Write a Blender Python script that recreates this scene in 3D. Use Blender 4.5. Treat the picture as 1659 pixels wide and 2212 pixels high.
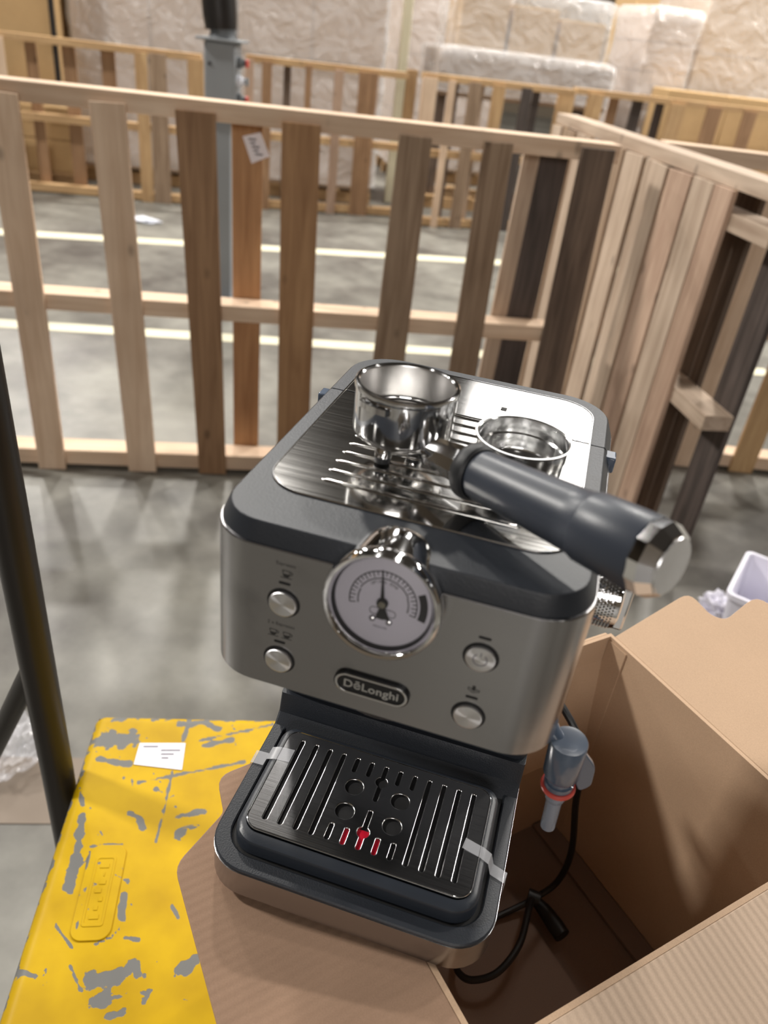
import bpy, bmesh, math, random
from math import sin, cos, pi, radians, sqrt, atan2, hypot
from mathutils import Vector, Matrix, noise
random.seed(7)
scn = bpy.context.scene
for o in list(bpy.data.objects): bpy.data.objects.remove(o)
C = scn.collection
S = 0.001                                   # everything below is written in millimetres

# ------------------------------------------------------------------ camera
RM = ((0.95341483, 0.28202333, 0.10706543), (0.237693, -0.4837901, -0.84228806), (-0.18574768, 0.82849863, -0.52828762))
CP = Vector((61.136, -287.043, 520.671)); FPX = 1657.3
cd = bpy.data.cameras.new('camera'); cam = bpy.data.objects.new('camera', cd); C.objects.link(cam)
Rt, Dn, Fw = (Vector(r) for r in RM)
m = Matrix((Rt, -Dn, -Fw)).transposed().to_4x4(); m.translation = CP * S; cam.matrix_world = m
cd.sensor_fit = 'HORIZONTAL'; cd.sensor_width = 36; cd.lens = FPX / 1659 * 36
cd.clip_start = 0.02; cd.clip_end = 200
cd.dof.use_dof = True; cd.dof.focus_distance = 0.60; cd.dof.aperture_fstop = 8.5
scn.camera = cam
# ------------------------------------------------------------------ world, lights, exposure
w = bpy.data.worlds.new('world'); scn.world = w; w.use_nodes = True
w.node_tree.nodes['Background'].inputs[0].default_value = (1.0, 0.97, 0.93, 1)
w.node_tree.nodes['Background'].inputs[1].default_value = 0.16
def area(name, loc, target, size, power, col=(1, 0.96, 0.9), sy=None):
    l = bpy.data.lights.new(name, 'AREA'); l.energy = power; l.size = size; l.color = col
    if sy: l.shape = 'RECTANGLE'; l.size_y = sy
    o = bpy.data.objects.new(name, l); C.objects.link(o)
    o.location = loc; o.rotation_euler = (Vector(target) - Vector(loc)).to_track_quat('-Z', 'Y').to_euler()
    return o
area('key_high_bay', (-7.2, 0.6, 5.6), (0, 0.2, 0), 0.7, 640)
k = 0
for lx in (-9, -4.5, 0, 4.5, 9):
    for ly in (-6, -1.5, 3, 8):
        area('high_bay', (lx + 0.7, ly, 6.6), (lx + 0.7, ly, 0), 0.5, {-6: 15, -1.5: 4, 3: 55, 8: 620}[ly])
for lx, ly in ((-13, 8), (-11, 13), (8, 13.5), (13, 12)):
    area('high_bay', (lx, ly, 6.6), (lx * .8, ly - 1.5, 0), 0.5, 420)  # extra lamps outside the grid, added to light the far loads
area('far_reflection_panel', (-0.1, 9.8, 4.9), (0.0, 1.0, 0.3), 2.2, 48, (1, 0.97, 0.94), 1.5)  # unseen panel added to put the bright reflection in the top plate
area('front_fill_light', (2.2, -8.4, 3.0), (-0.5, 3.0, 0.0), 5.0, 310, (1, 0.96, 0.92), 2.4)  # broad fill added behind the camera to brighten camera-facing sides
scn.view_settings.view_transform = 'Standard'; scn.view_settings.look = 'None'
scn.view_settings.exposure = -0.17; scn.view_settings.gamma = 1; scn.view_settings.use_curve_mapping = False

# ------------------------------------------------------------------ pixel helpers (calibration of the photograph -> world planes)
def ray(x, y):
    u, v = (x - 829.5) / FPX, (y - 1106.0) / FPX
    return Rt * u + Dn * v + Fw
def onz(x, y, z):
    d = ray(x, y); return CP + d * ((z - CP.z) / d.z)
def onp(x, y, P, n):
    d = ray(x, y); return CP + d * ((Vector(P) - CP).dot(Vector(n)) / d.dot(Vector(n)))

# ------------------------------------------------------------------ materials
def srgb(r, g, b):
    return tuple((c / 255 / 12.92 if c / 255 <= .04045 else ((c / 255 + .055) / 1.055) ** 2.4) for c in (r, g, b)) + (1,)
MATS = {}
def mat(name):
    mt = bpy.data.materials.new(name); mt.use_nodes = True; MATS[name] = mt
    nt = mt.node_tree; return mt, nt, nt.nodes['Principled BSDF']
def N(nt, t, **kw):
    n = nt.nodes.new(t)
    for k_, v in kw.items():
        if k_.startswith('i_'):
            key = k_[2:].replace('_', ' ')
            n.inputs[key].default_value = v
        else: setattr(n, k_, v)
    return n
def L(nt, a, b): nt.links.new(a, b)
def simple(name, col, rough=.5, metal=0, bump=0, bscale=200, mott=0, mscale=30, **kw):
    mt, nt, b = mat(name)
    b.inputs['Base Color'].default_value = col; b.inputs['Roughness'].default_value = rough; b.inputs['Metallic'].default_value = metal
    for k_, v in kw.items(): b.inputs[k_.replace('_', ' ')].default_value = v
    tc = N(nt, 'ShaderNodeTexCoord')
    nz = N(nt, 'ShaderNodeTexNoise', i_Scale=mscale, i_Detail=4.0); L(nt, tc.outputs['Object'], nz.inputs['Vector'])
    if mott:
        mx = N(nt, 'ShaderNodeMix', data_type='RGBA')
        mx.inputs[6].default_value = col; mx.inputs[7].default_value = tuple(c * (1 - mott) for c in col[:3]) + (1,)
        L(nt, nz.outputs['Fac'], mx.inputs[0]); L(nt, mx.outputs[2], b.inputs['Base Color'])
    if bump:
        n2 = N(nt, 'ShaderNodeTexNoise', i_Scale=bscale, i_Detail=3.0); L(nt, tc.outputs['Object'], n2.inputs['Vector'])
        bp = N(nt, 'ShaderNodeBump', i_Strength=bump, i_Distance=.001); L(nt, n2.outputs['Fac'], bp.inputs['Height']); L(nt, bp.outputs['Normal'], b.inputs['Normal'])
    return mt
simple('chrome', (.86, .86, .87, 1), .06, 1)
simple('polished_steel', (.74, .74, .75, 1), .1, 1)
simple('satin_steel', (.55, .54, .53, 1), .3, 1)
simple('basket_steel', (.8, .8, .8, 1), .16, 1)
simple('dark_plastic', srgb(38, 42, 49), .43, 0, bump=.18, bscale=900)
simple('tray_plastic', srgb(42, 47, 55), .36, 0, bump=.08, bscale=900)
simple('handle_plastic', srgb(54, 59, 69), .38, 0, bump=.05, bscale=900)
simple('black_rubber', srgb(28, 29, 32), .5)
simple('black_gap', (.006, .006, .007, 1), .7)
simple('black_print', (.02, .02, .02, 1), .6)
simple('grey_plastic', srgb(84, 97, 116), .2, 0, mott=.2, mscale=40, Coat_Weight=.4)
simple('red_rubber', srgb(205, 80, 70), .35)
simple('red_float', srgb(200, 22, 48), .35)
simple('dial_face', srgb(206, 202, 212), .5, mott=.08, mscale=25)
simple('dial_hub', srgb(150, 146, 132), .3, .7)
simple('badge_black', srgb(18, 19, 22), .3)
simple('cord_black', srgb(20, 20, 22), .45)
simple('black_steel', srgb(36, 32, 30), .42, .2, bump=.1, bscale=60, mott=.4, mscale=14)
simple('post_grey', srgb(142, 146, 150), .5, .1, mott=.2, mscale=5)
simple('white_plastic', srgb(226, 224, 236), .4)
simple('paper_white', srgb(232, 230, 238), .6, mott=.06, mscale=60)
simple('ink_grey', srgb(120, 118, 128), .7)
simple('wall_paint', srgb(112, 100, 84), .8, mott=.25, mscale=.6)
simple('ceiling_grey', srgb(62, 58, 54), .8)
simple('wheel_grey', srgb(60, 60, 62), .6)
simple('edge_grey', srgb(104, 108, 112), .5, .2, mott=.2, mscale=18)
simple('litter_white', srgb(225, 228, 238), .35)
simple('yellow_label', srgb(236, 222, 60), .5)
simple('dark_bag', srgb(32, 34, 38), .4)

def brushed(name, base, rough, vec, aniso=.0, bump=.06):
    mt, nt, b = mat(name)
    b.inputs['Metallic'].default_value = 1; b.inputs['Base Color'].default_value = base
    tc = N(nt, 'ShaderNodeTexCoord'); mp = N(nt, 'ShaderNodeMapping'); mp.inputs['Scale'].default_value = vec
    L(nt, tc.outputs['Object'], mp.inputs['Vector'])
    nz = N(nt, 'ShaderNodeTexNoise', i_Scale=1.0, i_Detail=3.0); L(nt, mp.outputs['Vector'], nz.inputs['Vector'])
    mr = N(nt, 'ShaderNodeMapRange'); mr.inputs['To Min'].default_value = rough - .06; mr.inputs['To Max'].default_value = rough + .06
    L(nt, nz.outputs['Fac'], mr.inputs['Value']); L(nt, mr.outputs['Result'], b.inputs['Roughness'])
    bp = N(nt, 'ShaderNodeBump', i_Strength=bump, i_Distance=.0004); L(nt, nz.outputs['Fac'], bp.inputs['Height']); L(nt, bp.outputs['Normal'], b.inputs['Normal'])
    # faint finger smudges
    n2 = N(nt, 'ShaderNodeTexNoise', i_Scale=26.0, i_Detail=4.0); L(nt, tc.outputs['Object'], n2.inputs['Vector'])
    cr = N(nt, 'ShaderNodeValToRGB'); cr.color_ramp.elements[0].position = .55; cr.color_ramp.elements[1].position = .75
    cr.color_ramp.elements[0].color = base; cr.color_ramp.elements[1].color = tuple(c * .8 for c in base[:3]) + (1,)
    L(nt, n2.outputs['Fac'], cr.inputs['Fac']); L(nt, cr.outputs['Color'], b.inputs['Base Color'])
    return mt
brushed('brushed_steel', (.40, .395, .405, 1), .22, (9, 9, 3200), bump=.02)
brushed('plate_steel', (.66, .65, .63, 1), .11, (8, 2600, 8), bump=0)
brushed('grid_steel', (.62, .62, .63, 1), .2, (10, 2600, 10), bump=.01)
def radial(name):
    mt, nt, b = mat(name)
    b.inputs['Metallic'].default_value = 1; b.inputs['Base Color'].default_value = (.8, .8, .82, 1); b.inputs['Roughness'].default_value = .28
    b.inputs['Anisotropic'].default_value = 1.0
    t = N(nt, 'ShaderNodeTangent', direction_type='RADIAL', axis='Y'); L(nt, t.outputs[0], b.inputs['Tangent'])
    return mt
radial('spun_metal')

def wood(name, c1, c2, knots=.5, grey=0.0):
    mt, nt, b = mat(name); b.inputs['Roughness'].default_value = .75
    tc = N(nt, 'ShaderNodeTexCoord'); oi = N(nt, 'ShaderNodeObjectInfo')
    add = N(nt, 'ShaderNodeVectorMath', operation='ADD'); sc = N(nt, 'ShaderNodeVectorMath', operation='SCALE'); sc.inputs[0].default_value = (7, 13, 5)
    L(nt, oi.outputs['Random'], sc.inputs['Scale']); L(nt, tc.outputs['Object'], add.inputs[0]); L(nt, sc.outputs[0], add.inputs[1])
    mp = N(nt, 'ShaderNodeMapping'); mp.inputs['Scale'].default_value = (38, 38, 2.6) if not name.endswith('_rail') else (2.6, 38, 38)
    L(nt, add.outputs[0], mp.inputs['Vector'])
    nz = N(nt, 'ShaderNodeTexNoise', i_Scale=1.0, i_Detail=5.0, i_Distortion=.9); L(nt, mp.outputs[0], nz.inputs['Vector'])
    big = N(nt, 'ShaderNodeTexNoise', i_Scale=3.0, i_Detail=3.0); L(nt, add.outputs[0], big.inputs['Vector'])
    cr = N(nt, 'ShaderNodeValToRGB'); cr.color_ramp.elements[0].position = .32; cr.color_ramp.elements[1].position = .68
    cr.color_ramp.elements[0].color = c2; cr.color_ramp.elements[1].color = c1; L(nt, nz.outputs['Fac'], cr.inputs['Fac'])
    mx = N(nt, 'ShaderNodeMix', data_type='RGBA', blend_type='MULTIPLY'); mx.inputs[0].default_value = .55
    c3 = N(nt, 'ShaderNodeValToRGB'); c3.color_ramp.elements[0].position = .3; c3.color_ramp.elements[1].position = .65
    c3.color_ramp.elements[0].color = (.62, .58, .55, 1); c3.color_ramp.elements[1].color = (1, 1, 1, 1)
    L(nt, big.outputs['Fac'], c3.inputs['Fac']); L(nt, cr.outputs[0], mx.inputs[6]); L(nt, c3.outputs[0], mx.inputs[7])
    vo = N(nt, 'ShaderNodeTexVoronoi', i_Scale=1.0); mp2 = N(nt, 'ShaderNodeMapping'); mp2.inputs['Scale'].default_value = (9, 9, 5)
    L(nt, add.outputs[0], mp2.inputs['Vector']); L(nt, mp2.outputs[0], vo.inputs['Vector'])
    kr = N(nt, 'ShaderNodeValToRGB'); kr.color_ramp.elements[0].position = .05; kr.color_ramp.elements[1].position = .13
    kr.color_ramp.elements[0].color = (knots, knots, knots, 1); kr.color_ramp.elements[1].color = (0, 0, 0, 1); L(nt, vo.outputs['Distance'], kr.inputs['Fac'])
    m2 = N(nt, 'ShaderNodeMix', data_type='RGBA'); L(nt, kr.outputs[0], m2.inputs[0]); L(nt, mx.outputs[2], m2.inputs[6])
    m2.inputs[7].default_value = tuple(c * .25 for c in c2[:3]) + (1,)
    L(nt, m2.outputs[2], b.inputs['Base Color'])
    bp = N(nt, 'ShaderNodeBump', i_Strength=.25, i_Distance=.002); L(nt, nz.outputs['Fac'], bp.inputs['Height']); L(nt, bp.outputs['Normal'], b.inputs['Normal'])
    return mt
for nm_, a, b_ in (('pale', (230, 204, 178), (210, 180, 152)), ('brown', (172, 136, 102), (140, 106, 76)), ('orange', (186, 146, 106), (156, 116, 80)),
                   ('dull', (170, 146, 122), (134, 110, 88)), ('dark', (124, 106, 92), (84, 70, 60)), ('grey', (200, 180, 160), (168, 146, 126)), ('tan', (206, 172, 128), (176, 140, 98)),
                   ('black', (92, 81, 76), (62, 54, 50)), ('rose', (196, 168, 146), (166, 136, 116))):
    wood('wood_' + nm_, srgb(*a), srgb(*b_)); wood('wood_' + nm_ + '_rail', srgb(*a), srgb(*b_))

def cardboard(name, c, flute=None, strength=.35):
    mt, nt, b = mat(name); b.inputs['Roughness'].default_value = .82
    tc = N(nt, 'ShaderNodeTexCoord')
    nz = N(nt, 'ShaderNodeTexNoise', i_Scale=14.0, i_Detail=5.0); L(nt, tc.outputs['Object'], nz.inputs['Vector'])
    fi = N(nt, 'ShaderNodeTexNoise', i_Scale=900.0, i_Detail=2.0); L(nt, tc.outputs['Object'], fi.inputs['Vector'])
    mx = N(nt, 'ShaderNodeMix', data_type='RGBA'); mx.inputs[6].default_value = tuple(x * .86 for x in c[:3]) + (1,); mx.inputs[7].default_value = c
    L(nt, nz.outputs['Fac'], mx.inputs[0])
    m2 = N(nt, 'ShaderNodeMix', data_type='RGBA', blend_type='MULTIPLY'); m2.inputs[0].default_value = .25
    L(nt, mx.outputs[2], m2.inputs[6]); L(nt, fi.outputs['Fac'], m2.inputs[7]); L(nt, m2.outputs[2], b.inputs['Base Color'])
    ht = fi.outputs['Fac']
    if flute:
        wv = N(nt, 'ShaderNodeTexWave', bands_direction=flute[0]); wv.inputs['Scale'].default_value = flute[1]; wv.inputs['Distortion'].default_value = .6; wv.inputs['Detail'].default_value = 2
        L(nt, tc.outputs['Object'], wv.inputs['Vector']); ht = wv.outputs['Fac']
    bp = N(nt, 'ShaderNodeBump', i_Strength=strength, i_Distance=.0006); L(nt, ht, bp.inputs['Height']); L(nt, bp.outputs['Normal'], b.inputs['Normal'])
    return mt
KR = srgb(202, 170, 140)
cardboard('kraft', KR, None, .12)
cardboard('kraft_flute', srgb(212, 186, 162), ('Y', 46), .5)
cardboard('kraft_flute_shaded', srgb(164, 132, 108), ('X', 46), .22)  # left flap: same board, its dimmer light put into a darker base colour
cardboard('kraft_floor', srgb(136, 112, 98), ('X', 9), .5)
cardboard('carton', srgb(206, 172, 124), None, .1)
cardboard('carton_pink', srgb(206, 180, 156), None, .1)

def film(name, tint=(.95, .95, .97, 1), clear=.62):
    mt, nt, b = mat(name); b.inputs['Base Color'].default_value = tint; b.inputs['Roughness'].default_value = .1; b.inputs['Specular IOR Level'].default_value = 1.0
    tc = N(nt, 'ShaderNodeTexCoord'); nz = N(nt, 'ShaderNodeTexNoise', i_Scale=5.0, i_Detail=3.0, i_Distortion=1.2); L(nt, tc.outputs['Object'], nz.inputs['Vector'])
    bp = N(nt, 'ShaderNodeBump', i_Strength=.9, i_Distance=.05); L(nt, nz.outputs['Fac'], bp.inputs['Height']); L(nt, bp.outputs['Normal'], b.inputs['Normal'])
    tr = N(nt, 'ShaderNodeBsdfTransparent'); ms = N(nt, 'ShaderNodeMixShader'); ms.inputs[0].default_value = clear
    L(nt, b.outputs[0], ms.inputs[1]); L(nt, tr.outputs[0], ms.inputs[2]); L(nt, ms.outputs[0], nt.nodes['Material Output'].inputs[0])
    return mt
film('stretch_film', (.95, .95, .97, 1), .64)
film('clear_bag', (.9, .9, .95, 1), .72)
mt, nt, b = mat('gauge_glass')
b.inputs['Base Color'].default_value = (1, 1, 1, 1); b.inputs['Roughness'].default_value = .02
tr = N(nt, 'ShaderNodeBsdfTransparent'); ms = N(nt, 'ShaderNodeMixShader'); fr = N(nt, 'ShaderNodeFresnel', i_IOR=1.45); gl = N(nt, 'ShaderNodeBsdfGlossy'); gl.inputs['Roughness'].default_value = .02
L(nt, fr.outputs[0], ms.inputs[0]); L(nt, tr.outputs[0], ms.inputs[1]); L(nt, gl.outputs[0], ms.inputs[2]); L(nt, ms.outputs[0], nt.nodes['Material Output'].inputs[0])
mt, nt, b = mat('clear_tape')
b.inputs['Base Color'].default_value = (.75, .76, .8, 1); b.inputs['Roughness'].default_value = .25
tr = N(nt, 'ShaderNodeBsdfTransparent'); ms = N(nt, 'ShaderNodeMixShader'); ms.inputs[0].default_value = .72
L(nt, b.outputs[0], ms.inputs[1]); L(nt, tr.outputs[0], ms.inputs[2]); L(nt, ms.outputs[0], nt.nodes['Material Output'].inputs[0])
mt, nt, b = mat('smoked_plastic')
b.inputs['Base Color'].default_value = srgb(150, 158, 172); b.inputs['Roughness'].default_value = .15
tr = N(nt, 'ShaderNodeBsdfTransparent'); ms = N(nt, 'ShaderNodeMixShader'); ms.inputs[0].default_value = .45
L(nt, b.outputs[0], ms.inputs[1]); L(nt, tr.outputs[0], ms.inputs[2]); L(nt, ms.outputs[0], nt.nodes['Material Output'].inputs[0])

# concrete floor
mt, nt, b = mat('concrete'); tc = N(nt, 'ShaderNodeTexCoord')
n1 = N(nt, 'ShaderNodeTexNoise', i_Scale=1.7, i_Detail=8.0, i_Roughness=.62); n2 = N(nt, 'ShaderNodeTexNoise', i_Scale=9.0, i_Detail=6.0); n3 = N(nt, 'ShaderNodeTexNoise', i_Scale=.5, i_Detail=3.0)
for n_ in (n1, n2, n3): L(nt, tc.outputs['Object'], n_.inputs['Vector'])
cr = N(nt, 'ShaderNodeValToRGB'); cr.color_ramp.elements[0].position = .34; cr.color_ramp.elements[1].position = .66
cr.color_ramp.elements[0].color = srgb(78, 74, 70); cr.color_ramp.elements[1].color = srgb(140, 138, 130); L(nt, n1.outputs['Fac'], cr.inputs['Fac'])
c2 = N(nt, 'ShaderNodeValToRGB'); c2.color_ramp.elements[0].position = .3; c2.color_ramp.elements[1].position = .7
c2.color_ramp.elements[0].color = (.72, .72, .72, 1); c2.color_ramp.elements[1].color = (1, 1, 1, 1); L(nt, n2.outputs['Fac'], c2.inputs['Fac'])
mx = N(nt, 'ShaderNodeMix', data_type='RGBA', blend_type='MULTIPLY'); mx.inputs[0].default_value = .8; L(nt, cr.outputs[0], mx.inputs[6]); L(nt, c2.outputs[0], mx.inputs[7])
L(nt, mx.outputs[2], b.inputs['Base Color'])
mr = N(nt, 'ShaderNodeMapRange'); mr.inputs['To Min'].default_value = .3; mr.inputs['To Max'].default_value = .5; L(nt, n3.outputs['Fac'], mr.inputs['Value']); L(nt, mr.outputs[0], b.inputs['Roughness'])
simple('line_paint', srgb(226, 220, 192), .5, mott=.25, mscale=4)
simple('line_tan', srgb(132, 118, 104), .6, mott=.25, mscale=7)

# worn yellow paint: 'wear' attribute (chips with their own shape) + ragged noise
mt, nt, b = mat('worn_yellow'); tc = N(nt, 'ShaderNodeTexCoord'); at = N(nt, 'ShaderNodeAttribute', attribute_name='wear')
n1 = N(nt, 'ShaderNodeTexNoise', i_Scale=60.0, i_Detail=6.0); n2 = N(nt, 'ShaderNodeTexNoise', i_Scale=34.0, i_Detail=6.0, i_Distortion=1.0); n3 = N(nt, 'ShaderNodeTexNoise', i_Scale=12.0, i_Detail=5.0)
for n_ in (n1, n2, n3): L(nt, tc.outputs['Object'], n_.inputs['Vector'])
def mth(op, a, c):
    n_ = N(nt, 'ShaderNodeMath', operation=op)
    for i, v in enumerate((a, c)):
        if isinstance(v, (int, float)): n_.inputs[i].default_value = v
        else: L(nt, v, n_.inputs[i])
    return n_.outputs[0]
base_w = mth('ADD', at.outputs['Fac'], mth('MULTIPLY', mth('SUBTRACT', n1.outputs['Fac'], .5), 2.0))
spots = mth('MULTIPLY', mth('GREATER_THAN', n2.outputs['Fac'], .68), 1.0)
cut = N(nt, 'ShaderNodeMapRange'); cut.inputs['From Min'].default_value = .47; cut.inputs['From Max'].default_value = .53; L(nt, mth('MAXIMUM', base_w, spots), cut.inputs['Value'])
yr = N(nt, 'ShaderNodeValToRGB'); yr.color_ramp.elements[0].position = .3; yr.color_ramp.elements[1].position = .62
yr.color_ramp.elements[0].color = srgb(176, 140, 0); yr.color_ramp.elements[1].color = srgb(198, 161, 0); L(nt, n3.outputs['Fac'], yr.inputs['Fac'])
mx = N(nt, 'ShaderNodeMix', data_type='RGBA'); L(nt, cut.outputs[0], mx.inputs[0]); L(nt, yr.outputs[0], mx.inputs[6]); mx.inputs[7].default_value = srgb(112, 112, 110)
L(nt, mx.outputs[2], b.inputs['Base Color']); b.inputs['Roughness'].default_value = .5; b.inputs['Specular IOR Level'].default_value = .2
bp = N(nt, 'ShaderNodeBump', i_Strength=.3, i_Distance=.001, invert=True); L(nt, cut.outputs[0], bp.inputs['Height']); L(nt, bp.outputs[0], b.inputs['Normal'])

# ------------------------------------------------------------------ geometry helpers
class MB:
    def __init__(s): s.v = []; s.f = []
    def add(s, vs, fs):
        o = len(s.v); s.v += [tuple(x) for x in vs]; s.f += [tuple(i + o for i in f) for f in fs]; return s
    def box(s, x0, x1, y0, y1, z0, z1, M=None):
        vs = [Vector((x, y, z)) for z in (z0, z1) for y in (y0, y1) for x in (x0, x1)]
        if M: vs = [M @ v for v in vs]
        return s.add(vs, [(0, 2, 3, 1), (4, 5, 7, 6), (0, 1, 5, 4), (2, 6, 7, 3), (0, 4, 6, 2), (1, 3, 7, 5)])
    def loft(s, loops, cap0=True, cap1=True, closed=True):
        n = len(loops[0]); vs = [p for l in loops for p in l]; fs = []
        for i in range(len(loops) - 1):
            for j in range(n if closed else n - 1):
                k_ = (j + 1) % n; fs.append((i * n + j, i * n + k_, (i + 1) * n + k_, (i + 1) * n + j))
        if cap0: fs.append(tuple(reversed(range(n))))
        if cap1: fs.append(tuple((len(loops) - 1) * n + j for j in range(n)))
        return s.add(vs, fs)
    def lathe(s, prof, seg=48, M=None, cap0=False, cap1=False):
        """prof: (r, h) along local z"""
        loops = []
        for r, h in prof:
            l = [Vector((r * cos(2 * pi * i / seg), r * sin(2 * pi * i / seg), h)) for i in range(seg)]
            loops.append([M @ p for p in l] if M else l)
        return s.loft(loops, cap0, cap1)
    def tube(s, path, r, seg=10, cap=True, closed=False):
        P = [Vector(p) for p in path]; n = len(P); loops = []; prev = None
        for i, p in enumerate(P):
            if closed: t = (P[(i + 1) % n] - P[i - 1]).normalized()
            else: t = (P[min(i + 1, n - 1)] - P[max(i - 1, 0)]).normalized()
            if prev is None:
                a = Vector((0, 0, 1)) if abs(t.z) < .9 else Vector((1, 0, 0)); u = t.cross(a).normalized()
            else: u = (prev - t * prev.dot(t)).normalized()
            prev = u; vv = t.cross(u); rr = r[i] if isinstance(r, (list, tuple)) else r
            loops.append([p + (u * cos(2 * pi * j / seg) + vv * sin(2 * pi * j / seg)) * rr for j in range(seg)])
        if closed: loops.append(loops[0])
        return s.loft(loops, cap and not closed, cap and not closed)
    def prism(s, poly, z0, z1, M=None):
        a = [Vector((x, y, z0)) for x, y in poly]; b2 = [Vector((x, y, z1)) for x, y in poly]
        if M: a = [M @ p for p in a]; b2 = [M @ p for p in b2]
        return s.loft([a, b2])
    def mesh(s, name, smooth=35):
        me = bpy.data.meshes.new(name); me.from_pydata([(x * S, y * S, z * S) for x, y, z in s.v], [], s.f)
        bm = bmesh.new(); bm.from_mesh(me); bmesh.ops.recalc_face_normals(bm, faces=bm.faces); bm.to_mesh(me); bm.free()
        if smooth is not None:
            me.polygons.foreach_set('use_smooth', [True] * len(me.polygons)); me.set_sharp_from_angle(angle=radians(smooth))
        return me
def rrect(x0, x1, y0, y1, z, rf, rb=None, seg=8):
    """rounded rectangle loop, front radius rf (y0 side), back radius rb"""
    rb = rf if rb is None else rb; out = []
    for cx, cy, r, a0 in ((x1 - rf, y0 + rf, rf, -90), (x1 - rb, y1 - rb, rb, 0), (x0 + rb, y1 - rb, rb, 90), (x0 + rf, y0 + rf, rf, 180)):
        for i in range(seg + 1):
            a = radians(a0 + 90 * i / seg); out.append(Vector((cx + r * cos(a), cy + r * sin(a), z)))
    return out
def ob(name, me, material=None, parent=None, loc=(0, 0, 0), rot=(0, 0, 0), bevel=0, **props):
    if isinstance(me, MB): me = me.mesh(name)
    if material and not me.materials: me.materials.append(MATS[material])
    o = bpy.data.objects.new(name, me); C.objects.link(o)
    o.location = Vector(loc) * S; o.rotation_euler = rot
    if parent: o.parent = parent
    if bevel:
        bv = o.modifiers.new('bevel', 'BEVEL'); bv.width = bevel * S; bv.segments = 2; bv.limit_method = 'ANGLE'; bv.angle_limit = radians(40)
    if name in ('top_plate', 'tank_plate', 'lid', 'tank_cover', 'head_shell', 'base_band', 'base_rim', 'drip_tray', 'drip_grid', 'button', 'cap_disc', 'column', 'badge'):
        wn = o.modifiers.new('weighted', 'WEIGHTED_NORMAL'); wn.weight = 100; wn.keep_sharp = True
    for k_, v in props.items(): o[k_] = v
    return o
def thing(name, label, cat, loc=(0, 0, 0), rz=0, group=None):
    o = bpy.data.objects.new(name, None); C.objects.link(o); o.empty_display_size = .05
    o.location = Vector(loc) * S; o.rotation_euler = (0, 0, rz); o['label'] = label; o['category'] = cat
    if group: o['group'] = group
    return o
def curve_mesh(name, splines, extrude=.3, bevel=0, M=None, res=2, fill='BOTH'):
    """2D filled curve with holes -> mesh; splines: list of point lists (closed)"""
    cu = bpy.data.curves.new(name, 'CURVE'); cu.dimensions = '2D'; cu.fill_mode = fill; cu.extrude = extrude; cu.bevel_depth = bevel; cu.bevel_resolution = res
    for pts in splines:
        sp = cu.splines.new('POLY'); sp.points.add(len(pts) - 1)
        for p, q in zip(sp.points, pts): p.co = (q[0], q[1], 0, 1)
        sp.use_cyclic_u = True
    return conv(cu, name, M)
def conv(cu, name, M=None):
    o = bpy.data.objects.new(name, cu); C.objects.link(o)
    dg = bpy.context.evaluated_depsgraph_get(); me = bpy.data.meshes.new_from_object(o.evaluated_get(dg)); me.name = name
    bpy.data.objects.remove(o); bpy.data.curves.remove(cu)
    T = Matrix.Scale(S, 4) @ (M if M else Matrix()); me.transform(T)
    return me
def text_mesh(name, body, size, M, extrude=.08, off=0, align='CENTER', shear=0, space=1):
    cu = bpy.data.curves.new(name, 'FONT'); cu.body = body; cu.size = size; cu.extrude = extrude; cu.offset = off; cu.align_x = align; cu.align_y = 'CENTER'
    cu.shear = shear; cu.space_character = space; cu.resolution_u = 4
    return conv(cu, name, M)
def circ(cx, cy, r, n=32, a0=0, a1=360):
    return [(cx + r * cos(radians(a0 + (a1 - a0) * i / n)), cy + r * sin(radians(a0 + (a1 - a0) * i / n))) for i in range(n if a1 - a0 == 360 else n + 1)]
def pill(cx, cy, hx, hy, n=10):
    """stadium, long axis along the larger half size"""
    out = []
    if hx >= hy:
        for sx, a0 in ((1, -90), (-1, 90)):
            out += [(cx + sx * (hx - hy) + hy * cos(radians(a0 + 180 * i / n)), cy + hy * sin(radians(a0 + 180 * i / n))) for i in range(n + 1)]
    else:
        for sy, a0 in ((1, 0), (-1, 180)):
            out += [(cx + hx * cos(radians(a0 + 180 * i / n)), cy + sy * (hy - hx) + hx * sin(radians(a0 + 180 * i / n))) for i in range(n + 1)]
    return out
def arcband(cx, cy, r0, r1, a0, a1, n=32):
    return circ(cx, cy, r1, n, a0, a1) + list(reversed(circ(cx, cy, r0, n, a0, a1)))
def stroke(pts, wd, closed=False):
    """list of quads (each a closed spline) along a polyline"""
    out = []; n = len(pts)
    for i in range(n if closed else n - 1):
        a, b2 = Vector(pts[i]), Vector(pts[(i + 1) % n]); d = (b2 - a).normalized(); q = Vector((-d.y, d.x)) * wd / 2
        a = a - d * wd * .3; b2 = b2 + d * wd * .3
        out.append([(a + q)[:], (b2 + q)[:], (b2 - q)[:], (a - q)[:]])
    return out
def flat_mesh(name, polys, M, th=.15):
    mb = MB()
    for p in polys: mb.prism([(q[0], q[1]) for q in p], 0, th, M)
    return mb.mesh(name, None)
def frame(o, x, y, z):
    m_ = Matrix((Vector(x), Vector(y), Vector(z))).transposed().to_4x4(); m_.translation = Vector(o); return m_

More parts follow.
